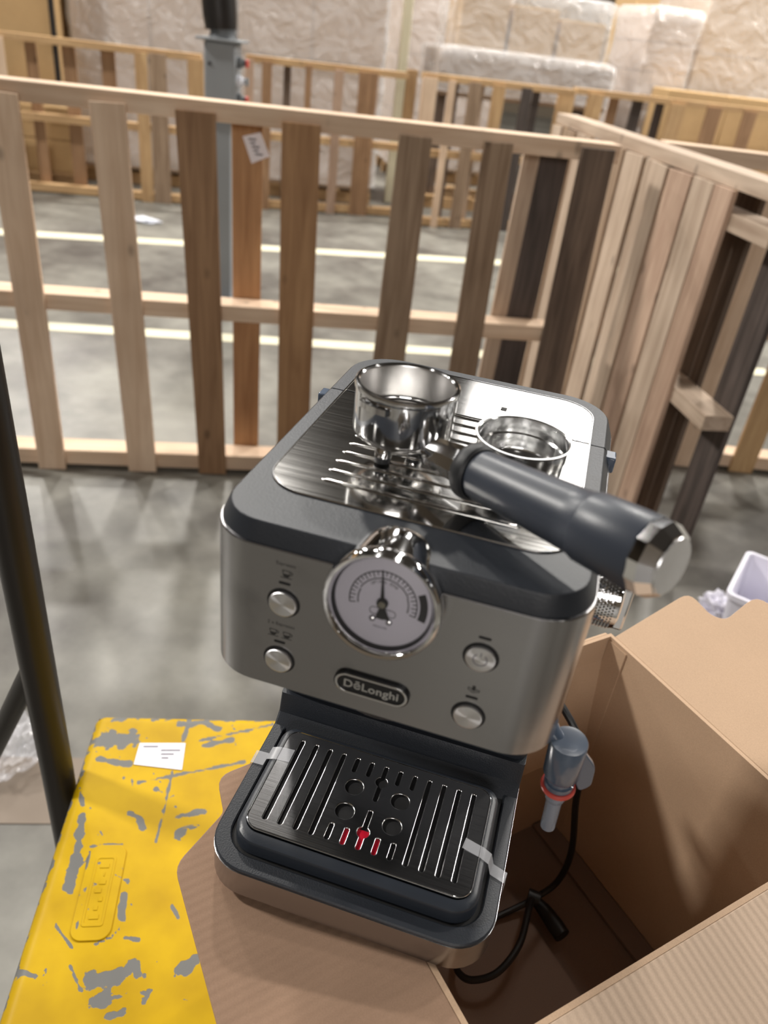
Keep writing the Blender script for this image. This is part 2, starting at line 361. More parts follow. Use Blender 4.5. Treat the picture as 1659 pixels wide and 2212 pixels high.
# ================================================================== SETTING
FZ = -900
def plane_obj(name, pts, material, **kw):
    mb = MB().add(pts, [tuple(range(len(pts)))]); return ob(name, mb.mesh(name, None), material, kind='structure', **kw)
fl = MB().box(-16000, 16000, -9000, 22000, FZ - 60, FZ); ob('floor', fl.mesh('floor', None), 'concrete', kind='structure')
for nm_, bx in (('wall_back', (-16000, 16000, 22000, 22200, FZ, 7200)), ('wall_front', (-16000, 16000, -9200, -9000, FZ, 7200)),
                ('wall_left', (-16200, -16000, -9000, 22000, FZ, 7200)), ('wall_right', (16000, 16200, -9000, 22000, FZ, 7200)), ('ceiling', (-16000, 16000, -9000, 22000, 7200, 7300))):
    ob(nm_, MB().box(*bx).mesh(nm_, None), 'ceiling_grey' if nm_ == 'ceiling' else 'wall_paint', kind='structure')
def strip(name, a, b2, wd, material):
    a, b2 = Vector(a), Vector(b2); d = (b2 - a).normalized(); q = Vector((-d.y, d.x, 0)) * wd / 2; up = Vector((0, 0, 2))
    loop = [a + q, b2 + q, b2 - q, a - q]
    ob(name, MB().loft([loop, [p + up for p in loop]]).mesh(name, None), material, kind='structure')
def ext(p, q, k0, k1):
    d = q - p; return p + d * k0, p + d * k1
p_, q_ = onz(60, 505, FZ), onz(650, 541, FZ); strip('trim_1', *ext(p_, q_, -.6, 2.6), 150, 'line_paint')
p_, q_ = onz(130, 707, FZ), onz(600, 737, FZ); strip('trim_2', *ext(p_, q_, -1.0, 3.6), 110, 'line_paint')
p_, q_ = onz(20, 1705, FZ), onz(120, 1706, FZ); strip('trim_3', *ext(p_, q_, -6, 1.9), 165, 'line_tan')

# ================================================================== WOODEN PALLET FENCES
def pallet(name, label, cat, o, d, slats, rails, L0, L1, H, group=None, depth=89, rail_mat='pale', th=16):
    """pallet stood on edge. local x along d, local y away from the camera, z up. slats: (s_bot0, s_bot1, s_top0, s_top1, z0, z1, side, wood)"""
    t = thing(name, label, cat, (o[0], o[1], FZ), atan2(d[1], d[0]), group)
    for z0, z1 in rails:
        ob('rail', MB().box(L0, L1, th, th + depth, z0, z1), 'wood_' + rail_mat + '_rail', t, bevel=2)
    for a0, a1, b0, b1, z0, z1, side, wd in slats:
        y0 = 0 if side == 0 else th + depth; mb = MB()
        jt = [random.uniform(-3, 3) for _ in range(4)]
        mb.add([(a0, y0, z0), (a1, y0, z0), (a1, y0 + th, z0), (a0, y0 + th, z0), (b0 + jt[0], y0, z1 + jt[2]), (b1 + jt[1], y0, z1 + jt[3]), (b1 + jt[1], y0 + th, z1 + jt[3]), (b0 + jt[0], y0 + th, z1 + jt[2])],
               [(3, 2, 1, 0), (4, 5, 6, 7), (0, 1, 5, 4), (1, 2, 6, 5), (2, 3, 7, 6), (3, 0, 4, 7)])
        ob('slat', mb, 'wood_' + wd, t, bevel=1.5)
    return t
NO = (-1395.76, 1769.67); ND = Vector((.91841, .39563, 0)); NN = Vector((-.39563, .91841, 0))
near = pallet('pallet_fence', 'long wooden pallet fence of mixed pale and brown slats standing behind the machine', 'pallet fence', NO, ND, [
    (-250, -160, -250, -160, 0, 1172, 0, 'pale'), (53, 148, 22, 120, 2, 1174, 0, 'pale'), (297, 392, 256, 365, 2, 1176, 0, 'brown'),
    (415, 505, 405, 495, 0, 1190, 1, 'orange'), (574, 686, 550, 660, 0, 1171, 0, 'orange'), (880, 996, 891, 994, 0, 1169, 0, 'dull'),
    (1158, 1262, 1153, 1243, 0, 1176, 0, 'dull'), (1288, 1345, 1312, 1364, 0, 1185, 1, 'grey'), (1345, 1445, 1364, 1462, 0, 1185, 1, 'black'), (1467, 1590, 1456, 1563, 0, 1188, 0, 'dark'),
    (-520, -420, -520, -420, 0, 1172, 0, 'brown')], [(1150, 1202), (568, 620), (14, 70)], -560, 1586, 1204)
# paper tag stapled to the fourth slat
ob('paper_tag', MB().prism([(437, 1110), (490, 1126), (519, 1062), (465, 1037)], 0, 1.2, frame((0, 103, 0), (1, 0, 0), (0, 0, 1), (0, -1, 0))), 'paper_white', near)
tg = MB()
for i in range(5): tg.box(455 + 5 * i, 478 + 5 * i - (i % 2) * 8, 101, 101.7, 1102 - 10 * i, 1107 - 10 * i)
ob('tag_print', tg, 'ink_grey', near)
# second fence, double faced, running away on the right
F2 = (-256, 3481); D2 = Vector((.405, -.914, 0)); LN = 1634
sl = []
for s0, s1, wd in ((831, 690, 'grey'), (658, 503, 'grey'), (484, 342, 'rose'), (324, 208, 'grey'), (202, 100, 'rose'), (997, 852, 'dull'), (1164, 1022, 'dark'), (1332, 1190, 'grey'), (1499, 1357, 'dull'), (1633, 1520, 'grey')):
    sl.append((LN - s0, LN - s1, LN - s0, LN - s1, 0, 1161, 0, wd))
for s0, s1, wd in ((25, -92, 'black'), (250, 125, 'dark'), (470, 350, 'dull'), (750, 640, 'dark'), (1090, 970, 'dull')):
    sl.append((LN - s0, LN - s1, LN - s0, LN - s1, 0, 1150, 1, wd))
f2 = pallet('pallet_fence', 'weathered close-boarded pallet fence running away at right behind the machine', 'pallet fence', F2, D2, sl,
            [(1162, 1204), (1060, 1106), (553, 600), (0, 46)], -20, LN + 100, 1204, rail_mat='grey')
# third fence at the far right
pallet('pallet_fence', 'pale pallet fence at the right edge beyond the close-boarded fence', 'pallet fence', (194, 2744), (.964, .264), [
    (385, 500, 390, 503, 0, 1180, 0, 'pale'), (640, 740, 640, 740, 0, 1180, 0, 'tan'), (930, 1030, 930, 1030, 0, 1180, 0, 'pale'), (80, 180, 80, 180, 0, 1180, 1, 'grey')],
    [(1152, 1204), (568, 620), (14, 70)], 10, 1200, 1204)
# far row, four pallets
def far(label, q0, q1, H, px, group='far row of pallets'):
    a, b2 = onz(*q0, FZ), onz(*q1, FZ); d = (b2 - a); LN_ = d.length; d.normalize(); nn = (d.y, -d.x, 0); sl = []
    for x0, x1, yy, wd, sd in px:
        s0 = (onp(x0, yy, a, nn) - a).dot(d); s1 = (onp(x1, yy, a, nn) - a).dot(d)
        sl.append((s0, s1, s0, s1, 0, H - 30, sd, wd))
    return pallet('pallet', label, 'pallet', a, d, sl, [(H - 50, H), (H / 2 - 25, H / 2 + 30), (10, 70)], 0, LN_, H, None, rail_mat='tan')
far('far pallet on edge at left, between the grey post and the frame edge', (-60, 404), (440, 447), 1115, [(-20, 14, 150, 'pale', 0), (51, 76, 150, 'brown', 1), (130, 160, 150, 'brown', 1), (215, 245, 150, 'brown', 1), (291, 319, 150, 'tan', 0), (321, 360, 150, 'dull', 0), (405, 440, 150, 'tan', 0)])
far('far pallet on edge just right of the grey steel post', (530, 450), (850, 470), 1148, [(566, 587, 190, 'brown', 0), (617, 631, 190, 'dark', 1), (659, 673, 190, 'brown', 0), (721, 741, 190, 'rose', 0), (775, 815, 190, 'brown', 0), (530, 548, 190, 'rose', 0)])
far('far pallet on edge with dark slats, behind the seventh near slat', (880, 488), (1180, 505), 1175, [(910, 943, 200, 'pale', 0), (968, 983, 200, 'pale', 0), (986, 1000, 200, 'dark', 1), (1012, 1039, 200, 'dull', 0), (1040, 1057, 200, 'grey', 1), (1065, 1092, 200, 'tan', 0), (1128, 1150, 200, 'black', 0), (1164, 1180, 200, 'black', 1)])
far('far pallet on edge at right above the close-boarded fence', (1185, 497), (1720, 530), 1185, [(1199, 1236, 240, 'tan', 0), (1264, 1298, 240, 'tan', 0), (1325, 1345, 240, 'brown', 1), (1376, 1400, 240, 'black', 1), (1428, 1446, 240, 'black', 1), (1447, 1480, 240, 'tan', 0), (1527, 1560, 240, 'brown', 0), (1603, 1632, 260, 'brown', 0), (1680, 1712, 260, 'tan', 0)])

# ================================================================== GREY STEEL POST
pb = Vector((-1985, 3815, FZ)); pt = thing('steel_post', 'grey square steel post with a control box and black arm between the fences', 'post', pb, radians(14))
ob('post', MB().box(-48, 48, -48, 48, 0, 960), 'post_grey', pt, bevel=4)
ob('base_plate', MB().box(-110, 110, -110, 110, 0, 12), 'post_grey', pt, bevel=2)
ob('control_box', MB().box(-82, 78, -70, 90, 930, 1290), 'post_grey', pt, bevel=12)
ob('cap_plate', MB().box(-115, 110, -100, 120, 1290, 1302), 'post_grey', pt, bevel=3)
ob('neck', MB().lathe([(70, 1302), (62, 1325), (66, 1345)], 24, None, True, True), 'edge_grey', pt)
arm = MB().tube([(-8, 0, 1340), (-14, 0, 1400), (-34, 10, 1600), (-40, 10, 1900)], [78, 84, 84, 84], 20); ob('arm', arm, 'black_steel', pt)
for i in range(4):
    M_ = frame((78, -20, 960 + 82 * i), (0, 1, 0), (0, 0, 1), (1, 0, 0))
    ob('connector', MB().lathe([(26, 0), (26, 22), (16, 26), (16, 44)], 16, M_, True, True), 'litter_white' if i % 2 == 0 else 'edge_grey', pt)
    ob('gland', MB().lathe([(19, 44), (19, 56)], 12, M_, True, True), 'red_rubber' if i % 2 else 'post_grey', pt)
ob('screw', MB().lathe([(9, 0), (7, 5)], 12, frame((-52, -70, 1190), (1, 0, 0), (0, 0, 1), (0, -1, 0)), True, True), 'black_steel', pt)

# ================================================================== WRAPPED LOADS AND CARTONS BEYOND
def bumpy_box(w_, d_, z0, z1, amp, nx=14, seed=0, r=40):
    """closed shell with irregular wrinkled faces"""
    mb = MB(); nz_ = max(4, int((z1 - z0) / 90)); loops = []
    base = rrect(0, w_, 0, d_, 0, r, r, 3); pts = []
    for i, p in enumerate(base):
        q = base[(i + 1) % len(base)]; k_ = max(1, int((q - p).length / 110))
        for j in range(k_): pts.append(p.lerp(q, j / k_))
    cx, cy = w_ / 2, d_ / 2
    for k_ in range(nz_ + 1):
        z = z0 + (z1 - z0) * k_ / nz_; l = []
        for p in pts:
            h = noise.noise(Vector((p.x * .006 + seed, p.y * .006, z * .008))) + .6 * noise.noise(Vector((p.x * .02, p.y * .02 + seed, z * .03)))
            f = 1 + amp * h / max(w_, d_) * 2; l.append(Vector((cx + (p.x - cx) * f, cy + (p.y - cy) * f, z)))
        loops.append(l)
    top = [Vector((cx + (p.x - cx) * .9, cy + (p.y - cy) * .9, z1 + 25)) for p in loops[-1]]; loops.append(top)
    return mb.loft(loops)
def load(name, label, cat, xl, xr, y_px, off, z0, z1, depth, inner, film_on=True, rows=((0, 0),), pal=True, ref='A', group=None, tilt=0):
    """a pallet load behind the far row; xl, xr columns of the photograph give its width at its distance"""
    if isinstance(ref, tuple): a, b2 = Vector(ref), Vector(ref) + Vector((.9, .436, 0))
    else: a, b2 = {'A': (onz(-60, 404, FZ), onz(440, 447, FZ)), 'C': (onz(870, 488, FZ), onz(1140, 500, FZ)), 'D': (onz(1185, 497, FZ), onz(1720, 530, FZ))}[ref]
    d = (b2 - a).normalized(); away = Vector((-d.y, d.x, 0)); O = a + away * off; n = (d.y, -d.x, 0)
    P0 = onp(xl, y_px, O, n); P1 = onp(xr, y_px, O, n); wd = (P1 - P0).dot(d)
    t = thing(name, label, cat, (P0.x, P0.y, FZ), atan2(d.y, d.x), group)
    if pal:
        for i in range(3): ob('pallet_runner', MB().box(0, wd, 40 + i * (depth - 140) / 2, 120 + i * (depth - 140) / 2, 0, 100), 'wood_tan_rail', t, bevel=3)
        for i in range(5): ob('pallet_board', MB().box(20 + i * (wd - 140) / 4, 120 + i * (wd - 140) / 4, 0, depth, 100, 122), 'wood_tan', t, bevel=2)
    nx, nz_ = rows; cw = wd / nx; h0 = max(z0, 124); ch = (z1 - h0) / nz_
    for i in range(nx):
        for j in range(nz_):
            ob('carton', MB().box(i * cw + 3, (i + 1) * cw - 3, 8, depth - 8, h0 + j * ch + 2, h0 + (j + 1) * ch - 2), inner, t, bevel=8)
    if film_on:
        ob('film_wrap', bumpy_box(wd + 50, depth + 50, h0 + 40, z1 + 20, 22, seed=xl * .1).mesh('film_wrap', 60), 'stretch_film', t, (-25, -25, 0))
    return t, wd
ld, wd = load('wooden_crate', 'brown plywood crate at the top left corner behind the far pallet', 'crate', -140, 122, 100, 420, 0, 2100, 900, 'carton', False, (2, 1), False)
ob('corner_strap', MB().box(wd - 30, wd + 6, -8, 30, 0, 2110), 'black_steel', ld)
load('wrapped_pallet_load', 'large shrink-wrapped pallet of pale cartons behind the grey post, left half', 'pallet load', 156, 490, 100, 700, 0, 2050, 1000, 'carton_pink', True, (2, 4))
load('wrapped_pallet_load', 'large shrink-wrapped pallet of pale cartons right of the grey post', 'pallet load', 514, 830, 100, 700, 0, 2150, 1000, 'carton_pink', True, (2, 4))
load('wrapped_pallet_load', 'tall shrink-wrapped load with cloudy film behind the middle of the far row', 'pallet load', 872, 1100, 60, 0, 0, 2350, 1000, 'carton_pink', True, (2, 4), True, (-1500, 9300, FZ))
ld, wd = load('wrapped_pallet_load', 'low shrink-wrapped load with a grey timber beam, right of centre at the top', 'pallet load', 952, 1335, 120, 0, 980, 1340, 700, 'wood_dull_rail', True, (1, 1), True, (-1350, 7650, FZ))
for i in (0, 1): ob('support_leg', MB().box(40 + i * (wd - 160), 120 + i * (wd - 160), 80, 600, 122, 980), 'wood_dark', ld, bevel=3)
for i in range(3): ob('carton', MB().box(wd * (.1 + .28 * i), wd * (.1 + .28 * i) + wd * .26, 90, 620, 1345, 1800 - 60 * i), 'carton', ld, bevel=8)
ob('film_wrap', bumpy_box(wd * .9, 620, 1345, 1830, 30, seed=5).mesh('film_wrap', 60), 'stretch_film', ld, (wd * .05, 40, 0))
load('carton_stack', 'tall plain cardboard column beside the wrapped beam load', 'carton', 1348, 1424, 120, 0, 0, 2100, 600, 'carton', False, (1, 2), False, (120, 10500, FZ))
load('wrapped_pallet_load', 'stack of flat film-wrapped packs on cartons at upper right', 'pallet load', 1400, 1500, 100, 700, 0, 1850, 700, 'carton_pink', True, (1, 7), True, 'D')
load('carton_stack', 'big golden cardboard carton stack at the top right corner', 'carton', 1512, 1790, 100, 900, 0, 2300, 900, 'carton', True, (1, 3), True, 'D')
load('carton_stack', 'low brown cartons behind the far pallet at the right edge', 'carton', 1430, 1700, 250, 350, 0, 1250, 300, 'carton', False, (2, 2), True, 'D')
load('carton_stack', 'short stack of cartons low behind the left far pallet', 'carton', 20, 170, 330, 250, 0, 620, 150, 'carton', False, (2, 2), True)
tp = thing('timber_post', 'cream painted timber post standing right of the two big wrapped loads', 'post', onp(852, 300, (-2000, 7500, 0), (0, 1, 0)), radians(24)); tp.location.z = FZ * S
ob('post', MB().box(-40, 40, -40, 40, 0, 2100), 'line_paint', tp, bevel=4)
ob('side_board', MB().box(44, 150, -30, 40, 0, 1150), 'wood_tan', tp, bevel=3)

# ================================================================== SMALL THINGS ON THE FLOOR
def crumple(name, label, cat, c, rx, ry, rz_, material, seed):
    bm = bmesh.new(); bmesh.ops.create_icosphere(bm, subdivisions=4, radius=1)
    for v in bm.verts:
        h = 1 + .45 * noise.noise(v.co * 1.9 + Vector((seed, 0, 0))) + .3 * noise.noise(v.co * 5 + Vector((0, seed, 0)))
        v.co = Vector((v.co.x * rx * h, v.co.y * ry * h, max(0, (v.co.z * .9 + .75)) * rz_ * h)) * S
    me = bpy.data.meshes.new(name); bm.to_mesh(me); bm.free()
    o = ob(name, me, material, None, (c[0], c[1], FZ + 1)); o['label'] = label; o['category'] = cat; return o
p_ = onz(40, 1640, FZ); crumple('plastic_bag', 'crumpled clear plastic bag on the floor behind the black stand', 'bag', p_, 46, 75, 42, 'clear_bag', 3)
p_ = onz(312, 478, FZ); crumple('paper_scrap', 'small white scrap lying on the floor beyond the fence', 'litter', p_, 110, 70, 14, 'litter_white', 9)
p_ = onz(1655, 1290, -560); wb = thing('white_bin', 'white plastic bin on the floor behind the raised box flap', 'bin', (p_.x + 65, p_.y + 60, FZ), radians(-18))
lo = [rrect(-85, 85, -85, 85, 0, 14), rrect(-125, 125, -120, 120, 335, 18), rrect(-119, 119, -114, 114, 335, 16), rrect(-80, 80, -80, 80, 12, 12)]
ob('bin_body', MB().loft(lo), 'white_plastic', wb); ob('bin_rim', MB().loft([rrect(-130, 130, -125, 125, 322, 20), rrect(-130, 130, -125, 125, 337, 20), rrect(-121, 121, -116, 116, 337, 17), rrect(-121, 121, -116, 116, 322, 17)], False, False), 'white_plastic', wb)
p_ = onz(1545, 1330, FZ); crumple('foam_scrap', 'lump of white packing foam on the floor beside the white bin', 'litter', p_, 55, 45, 40, 'white_plastic', 14)

# black stand with brace beside the platform
st = thing('metal_stand', 'black steel stand with one diagonal brace beside the yellow platform', 'stand', (-433, 240, FZ))
ob('post', MB().tube([(0, 0, 0), (0, 0, 585), (-4, 0, 990), (-8, 0, 1300)], 19, 18), 'black_steel', st)
ob('brace', MB().tube([(-6, 0, 770), (-92, 6, 600), (-260, 18, 270)], 13, 14), 'black_steel', st)
ob('foot', MB().lathe([(34, 0), (34, 8), (20, 14)], 18, None, True, True), 'black_rubber', st)

# ================================================================== YELLOW PLATFORM
PZ = -315
e1 = Vector((.937, .349, 0)); e2 = Vector((.349, -.937, 0)); PO = Vector((-447, 345, PZ)); PW, PD = 760, 610
pf = thing('work_platform', 'low yellow platform with worn chipped paint under the cardboard box', 'platform', (PO.x, PO.y, FZ), atan2(e1.y, e1.x))
def plc(x, y):                                   # photograph -> platform coordinates (x along back edge, y negative towards the viewer)
    q = onz(x, y, PZ) - PO; return Vector((q.dot(e1), -q.dot(e2)))
chips = []                                       # (points, radius, strength)
def chip(r, *px, k_=1.0): chips.append(([plc(*p) for p in px], r, k_))
chip(17, (225, 1597), (280, 1598)); chip(6, (215, 1640), (280, 1650)); chip(6, (178, 1760), (165, 1850)); chip(8, (165, 1850), (150, 1920)); chip(3, (172, 1700), (178, 1740))
chip(2, (372, 1665), (352, 1760), (336, 1818)); chip(5, (385, 1765), (440, 1752)); chip(4, (280, 1757), (300, 1765), (310, 1790)); chip(5, (268, 1930), (262, 1985))
chip(12, (200, 2120), (250, 2110)); chip(9, (225, 2150), (210, 2165)); chip(6, (290, 2080), (255, 2120)); chip(6, (235, 2195), (265, 2190)); chip(9, (420, 2075), (395, 2095)); chip(3, (378, 2110), (395, 2090))
chip(3, (150, 2085), (175, 2140)); chip(3, (25, 2090), (75, 2110)); chip(4, (300, 2080), (295, 2110)); chip(3, (370, 1955), (385, 1985)); chip(4, (50, 1990), (42, 2015)); chip(4, (85, 1915), (95, 1908))
chip(4, (105, 1828), (112, 1826)); chip(6, (112, 1790), (125, 1780)); chip(3, (310, 2145), (325, 2140), (310, 2165)); chip(2.5, (120, 2000), (155, 2045)); chip(2.2, (195, 1838), (160, 2030)); chip(2.2, (198, 1828), (265, 1822)); chip(2.4, (205, 2040), (240, 2025), (258, 2005))
chip(3, (270, 2025), (300, 2030)); chip(8, (245, 1555), (262, 1553)); chip(6, (390, 1565), (440, 1560), (470, 1575)); chip(5, (440, 1612), (500, 1598)); chip(3, (300, 1690), (560, 1640)); chip(2.5, (430, 1600), (590, 1565)); chip(4, (410, 1550), (395, 1600))
for _ in range(46): chips.append(([Vector((random.uniform(10, 360), -random.uniform(40, 600)))], random.uniform(1.5, 4.2), 1.0))
def segd(p, a, b2):
    d = b2 - a; t_ = 0 if d.length_squared == 0 else max(0, min(1, (p - a).dot(d) / d.length_squared)); return (p - a - d * t_).length
def wear_at(p):
    wv_ = 0.0
    for pts, r, k_ in chips:
        for i in range(max(1, len(pts) - 1)):
            a, b2 = pts[i], pts[min(i + 1, len(pts) - 1)]
            if abs(p.x - a.x) > 130 or abs(p.y - a.y) > 130: continue
            dd = segd(p, a, b2); wv_ = max(wv_, min(1.0, max(0.0, 1.0 - (dd - r * .25) / (r * 1.1))) * .9 * k_)
    eb = 1 - min(1, (-p.y) / 16); el = 1 - min(1, p.x / 9)
    return max(wv_, eb * .62, el * .52)
nx, ny = 150, 200; mb = MB(); xs = [i * 380 / nx for i in range(nx + 1)] + [570, PW]; ys = [-j * PD / ny for j in range(ny + 1)]
vs = []; wr = []
for y in ys:
    for x in xs:
        zz = 585
        dx = min(x, 14) / 14; dy = min(-y, 14) / 14; zz -= 9 * (1 - dx) ** 2 + 9 * (1 - dy) ** 2
        vs.append((x, y, zz)); wr.append(wear_at(Vector((x, y))) if x <= 380 else 0)
nc = len(xs); fs = [(j * nc + i, (j + 1) * nc + i, (j + 1) * nc + i + 1, j * nc + i + 1) for j in range(ny) for i in range(nc - 1)]
mb.add(vs, fs); me = bpy.data.meshes.new('deck'); me.from_pydata([(x * S, y * S, z * S) for x, y, z in mb.v], [], mb.f)
me.polygons.foreach_set('use_smooth', [True] * len(me.polygons))
atr = me.attributes.new('wear', 'FLOAT', 'POINT'); atr.data.foreach_set('value', wr); me.update()
deck = ob('deck', me, 'worn_yellow', pf)
sd = deck.modifiers.new('thick', 'SOLIDIFY'); sd.thickness = .004; sd.offset = -1
for nm_, bx in (('apron', (2, 6, -PD, -2, 520, 575)), ('apron', (PW - 6, PW - 2, -PD, -2, 520, 575)), ('apron', (2, PW - 2, -6, -2, 520, 575)), ('apron', (2, PW - 2, -PD, -PD + 4, 520, 575))):
    ob(nm_, MB().box(*bx), 'worn_yellow', pf)
for x in (40, PW - 40):
    for y in (-50, -PD + 50):
        lg = ob('leg', MB().box(x - 19, x + 19, y - 19, y + 19, 90, 560), 'edge_grey', pf, bevel=3)
        ob('caster', MB().lathe([(14, -16), (42, -14), (45, 0), (42, 14), (14, 16)], 24, frame((x, y, 46), (0, 1, 0), (0, 0, 1), (1, 0, 0)), True, True), 'wheel_grey', lg)
# embossed panel: raised rounded frame with an inner raised field
ep = [plc(198, 1830), plc(268, 1826), plc(243, 2028), plc(148, 2036)]; ec = sum(ep, Vector((0, 0))) / 4
ang = atan2((ep[0] - ep[3]).y, (ep[0] - ep[3]).x); hl = ((ep[0] - ep[3]).length + (ep[1] - ep[2]).length) / 4; hw = ((ep[1] - ep[0]).length + (ep[2] - ep[3]).length) / 4
ME = Matrix.Translation((ec.x, ec.y, 585.2)) @ Matrix.Rotation(ang, 4, 'Z')
def rr2(hx, hy, r): return [(p.x, p.y) for p in rrect(-hx, hx, -hy, hy, 0, r)]
me = curve_mesh('embossed_panel', [rr2(hl, hw, 12)], .6, .8, ME)
def add_wear(me, mi, obj_m=None):
    a_ = me.attributes.new('wear', 'FLOAT', 'POINT'); a_.data.foreach_set('value', [.7 * max(0, wear_at(Vector((v.co.x / S, v.co.y / S)))) for v in me.vertices])
add_wear(me, None); ob('embossed_panel', me, 'worn_yellow', pf)
me = curve_mesh('embossed_field', [rr2(hl * .74, hw * .55, 3), rr2(hl * .70, hw * .47, 3)], 1.5, .5, ME); add_wear(me, None); ob('embossed_field', me, 'worn_yellow', pf)
mb = MB()
for i in range(7): mb.box(-hl * .6 + i * hl * .18, -hl * .6 + i * hl * .18 + hl * .09, -hw * .25 + (i % 2) * 3, hw * .25 - (i % 3) * 3, .5, 2.0, ME)
me = mb.mesh('embossed_ribs'); add_wear(me, None); ob('embossed_ribs', me, 'worn_yellow', pf)
# blank code label
lp = [plc(302, 1606), plc(401, 1606), plc(393, 1664), plc(289, 1652)]
ob('paper_label', MB().prism([(p.x, p.y) for p in lp], 585.3, 586.0), 'paper_white', pf)
mb = MB(); lu = (lp[1] - lp[0]).normalized(); lv = (lp[3] - lp[0]).normalized()
for i, (a, b2) in enumerate(((.10, .42), (.50, .92), (.52, .80), (.55, .7))):
    o_ = lp[0] + (lp[3] - lp[0]) * (.14 + .18 * i) ; q0 = o_ + (lp[1] - lp[0]) * a; q1 = o_ + (lp[1] - lp[0]) * b2; h_ = lv * 2.4
    mb.prism([q0[:], q1[:], (q1 + h_)[:], (q0 + h_)[:]], 586.0, 586.25)
ob('label_print', mb, 'ink_grey', pf)

# ================================================================== CARDBOARD BOX
s_ = 2 ** -.5; bu = Vector((s_, -s_, 0)); bv_ = Vector((s_, s_, 0))
A0, A1, B0, B1, BH = -160, 108, 50, 403, 308
bx_ = thing('cardboard_box', 'open brown cardboard box with flaps folded out, holding up the espresso machine', 'box', tuple(bu * 0 + Vector((0, 0, PZ + 2))), radians(-45))
# local: x along bu, y along bv, z up from the box bottom (z = 315 - 2 at the rim)
RZ = -PZ - 2; T = 4
BK = 'kraft'
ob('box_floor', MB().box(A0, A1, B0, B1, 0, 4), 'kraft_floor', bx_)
ob('box_wall', MB().box(A0 - T, A0, B0 - T, B1 + T, 0, RZ), BK, bx_)
ob('box_wall', MB().box(A1, A1 + T, B0 - T, B1 + T, 0, RZ), BK, bx_)
ob('box_wall', MB().box(A0, A1, B0 - T, B0, 0, RZ), BK, bx_)
ob('box_wall', MB().box(A0, A1, B1, B1 + T, 0, RZ), BK, bx_)
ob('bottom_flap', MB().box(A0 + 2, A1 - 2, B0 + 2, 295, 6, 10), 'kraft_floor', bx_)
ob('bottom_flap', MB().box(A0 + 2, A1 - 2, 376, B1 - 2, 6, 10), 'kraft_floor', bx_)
# glued joint strip on the far wall
ob('joint_strip', MB().box(A0 + .5, A0 + 26, B1 - 1.6, B1 - .1, 4, RZ - 4), BK, bx_)
def flap(poly, hinge, xdir, wdir, material=BK):
    """poly in (along hinge, outwards) coordinates"""
    n_ = Vector(xdir).cross(Vector(wdir)).normalized()
    if n_.z < 0: n_ = -n_
    return ob('flap', MB().prism(poly, -T, 0, frame(hinge, xdir, wdir, n_)), material, bx_, bevel=1.0)
def rnd(pts, r=9, n=4):
    out = []; k_ = len(pts)
    for i in range(k_):
        p, a, c = Vector(pts[i][:2]), Vector(pts[i - 1][:2]), Vector(pts[(i + 1) % k_][:2]); rr = pts[i][2] if len(pts[i]) > 2 else 0
        if rr <= 0: out.append(p[:]); continue
        u0 = (a - p).normalized() * rr; u1 = (c - p).normalized() * rr
        for j in range(n + 1):
            t_ = j / n; out.append(((p + u0) * (1 - t_) ** 2 + p * 2 * t_ * (1 - t_) + (p + u1) * t_ ** 2)[:])
    return out
th_ = radians(17.5)
RF = rnd([(2, 0), (1, 106, 14), (38, 100, 6), (52, 106, 8), (46, 158, 16), (268 - 4, 160, 12), (268, 0)])
flap(RF, (A0, B1 + T, RZ), (1, 0, 0), (0, cos(th_), sin(th_)))
th_ = radians(-5)
LF = rnd([(2, 0), (2, 78, 12), (36, 84, 4), (62, 130, 10), (268 - 4, 140, 12), (268, 0)])
flap(LF, (A0, B0 - T, RZ), (1, 0, 0), (0, -cos(th_), sin(th_)), 'kraft_flute_shaded')
th_ = radians(-14)
FFl = rnd([(0, 0), (-4, 165, 12), (353 + 2, 165, 12), (353, 0)])
flap(FFl, (A1 + T, B0, RZ), (0, 1, 0), (cos(th_), 0, sin(th_)), 'kraft_flute')
th_ = radians(-97)
flap(FFl, (A0 - T, B0, RZ), (0, 1, 0), (-cos(th_), 0, sin(th_)), BK)

# ================================================================== ESPRESSO MACHINE
em = thing('espresso_machine', 'steel and dark grey espresso machine with a round pressure gauge on the open box', 'espresso machine', (0, 0, 0))
W = 102.5
# base: steel band, plastic rim, tray
ob('base_band', MB().loft([rrect(-W, W, 0, 272, 0.5, 30, 30), rrect(-W, W, 0, 272, 24.5, 30, 30), rrect(-W + 1, W - 1, 1, 271, 25, 29, 29)], True, True), 'brushed_steel', em)
rim_o = lambda z, i=0: rrect(-W + i, W - i, i, 160, z, 30 - i, 4)
rim_i = lambda z, i=0: rrect(-91.8 + i, 91.8 - i, 12.4 + i, 133 - i, z, 22 - i, 8)
ob('base_rim', MB().loft([rim_o(24.6, .6), rim_o(26.6, .4), rim_o(27.6, 1.4), rim_i(27.6, -1), rim_i(26.8, 0), rim_i(25.2, .2)], False, False), 'dark_plastic', em)
ob('tray_well', MB().loft([rrect(-92, 92, 12, 134, 25.05, 22, 8), rrect(-92, 92, 12, 134, 25.3, 22, 8)]), 'black_gap', em)
tray = ob('drip_tray', MB().loft([rrect(-88.6, 88.6, 15.2, 124, 25.4, 19, 12), rrect(-88.2, 88.2, 15.6, 123.6, 35.5, 19, 12), rrect(-87.2, 87.2, 16.6, 122.6, 37.4, 18, 11), rrect(-84.6, 84.6, 20, 120.2, 38.9, 15, 10),
                                  rrect(-82.6, 82.6, 24, 118.6, 39.0, 12, 9), rrect(-82, 82, 25, 118, 37.6, 12, 9), rrect(-82, 82, 25, 118, 27, 12, 9)], True, True), 'tray_plastic', em)
holes = []
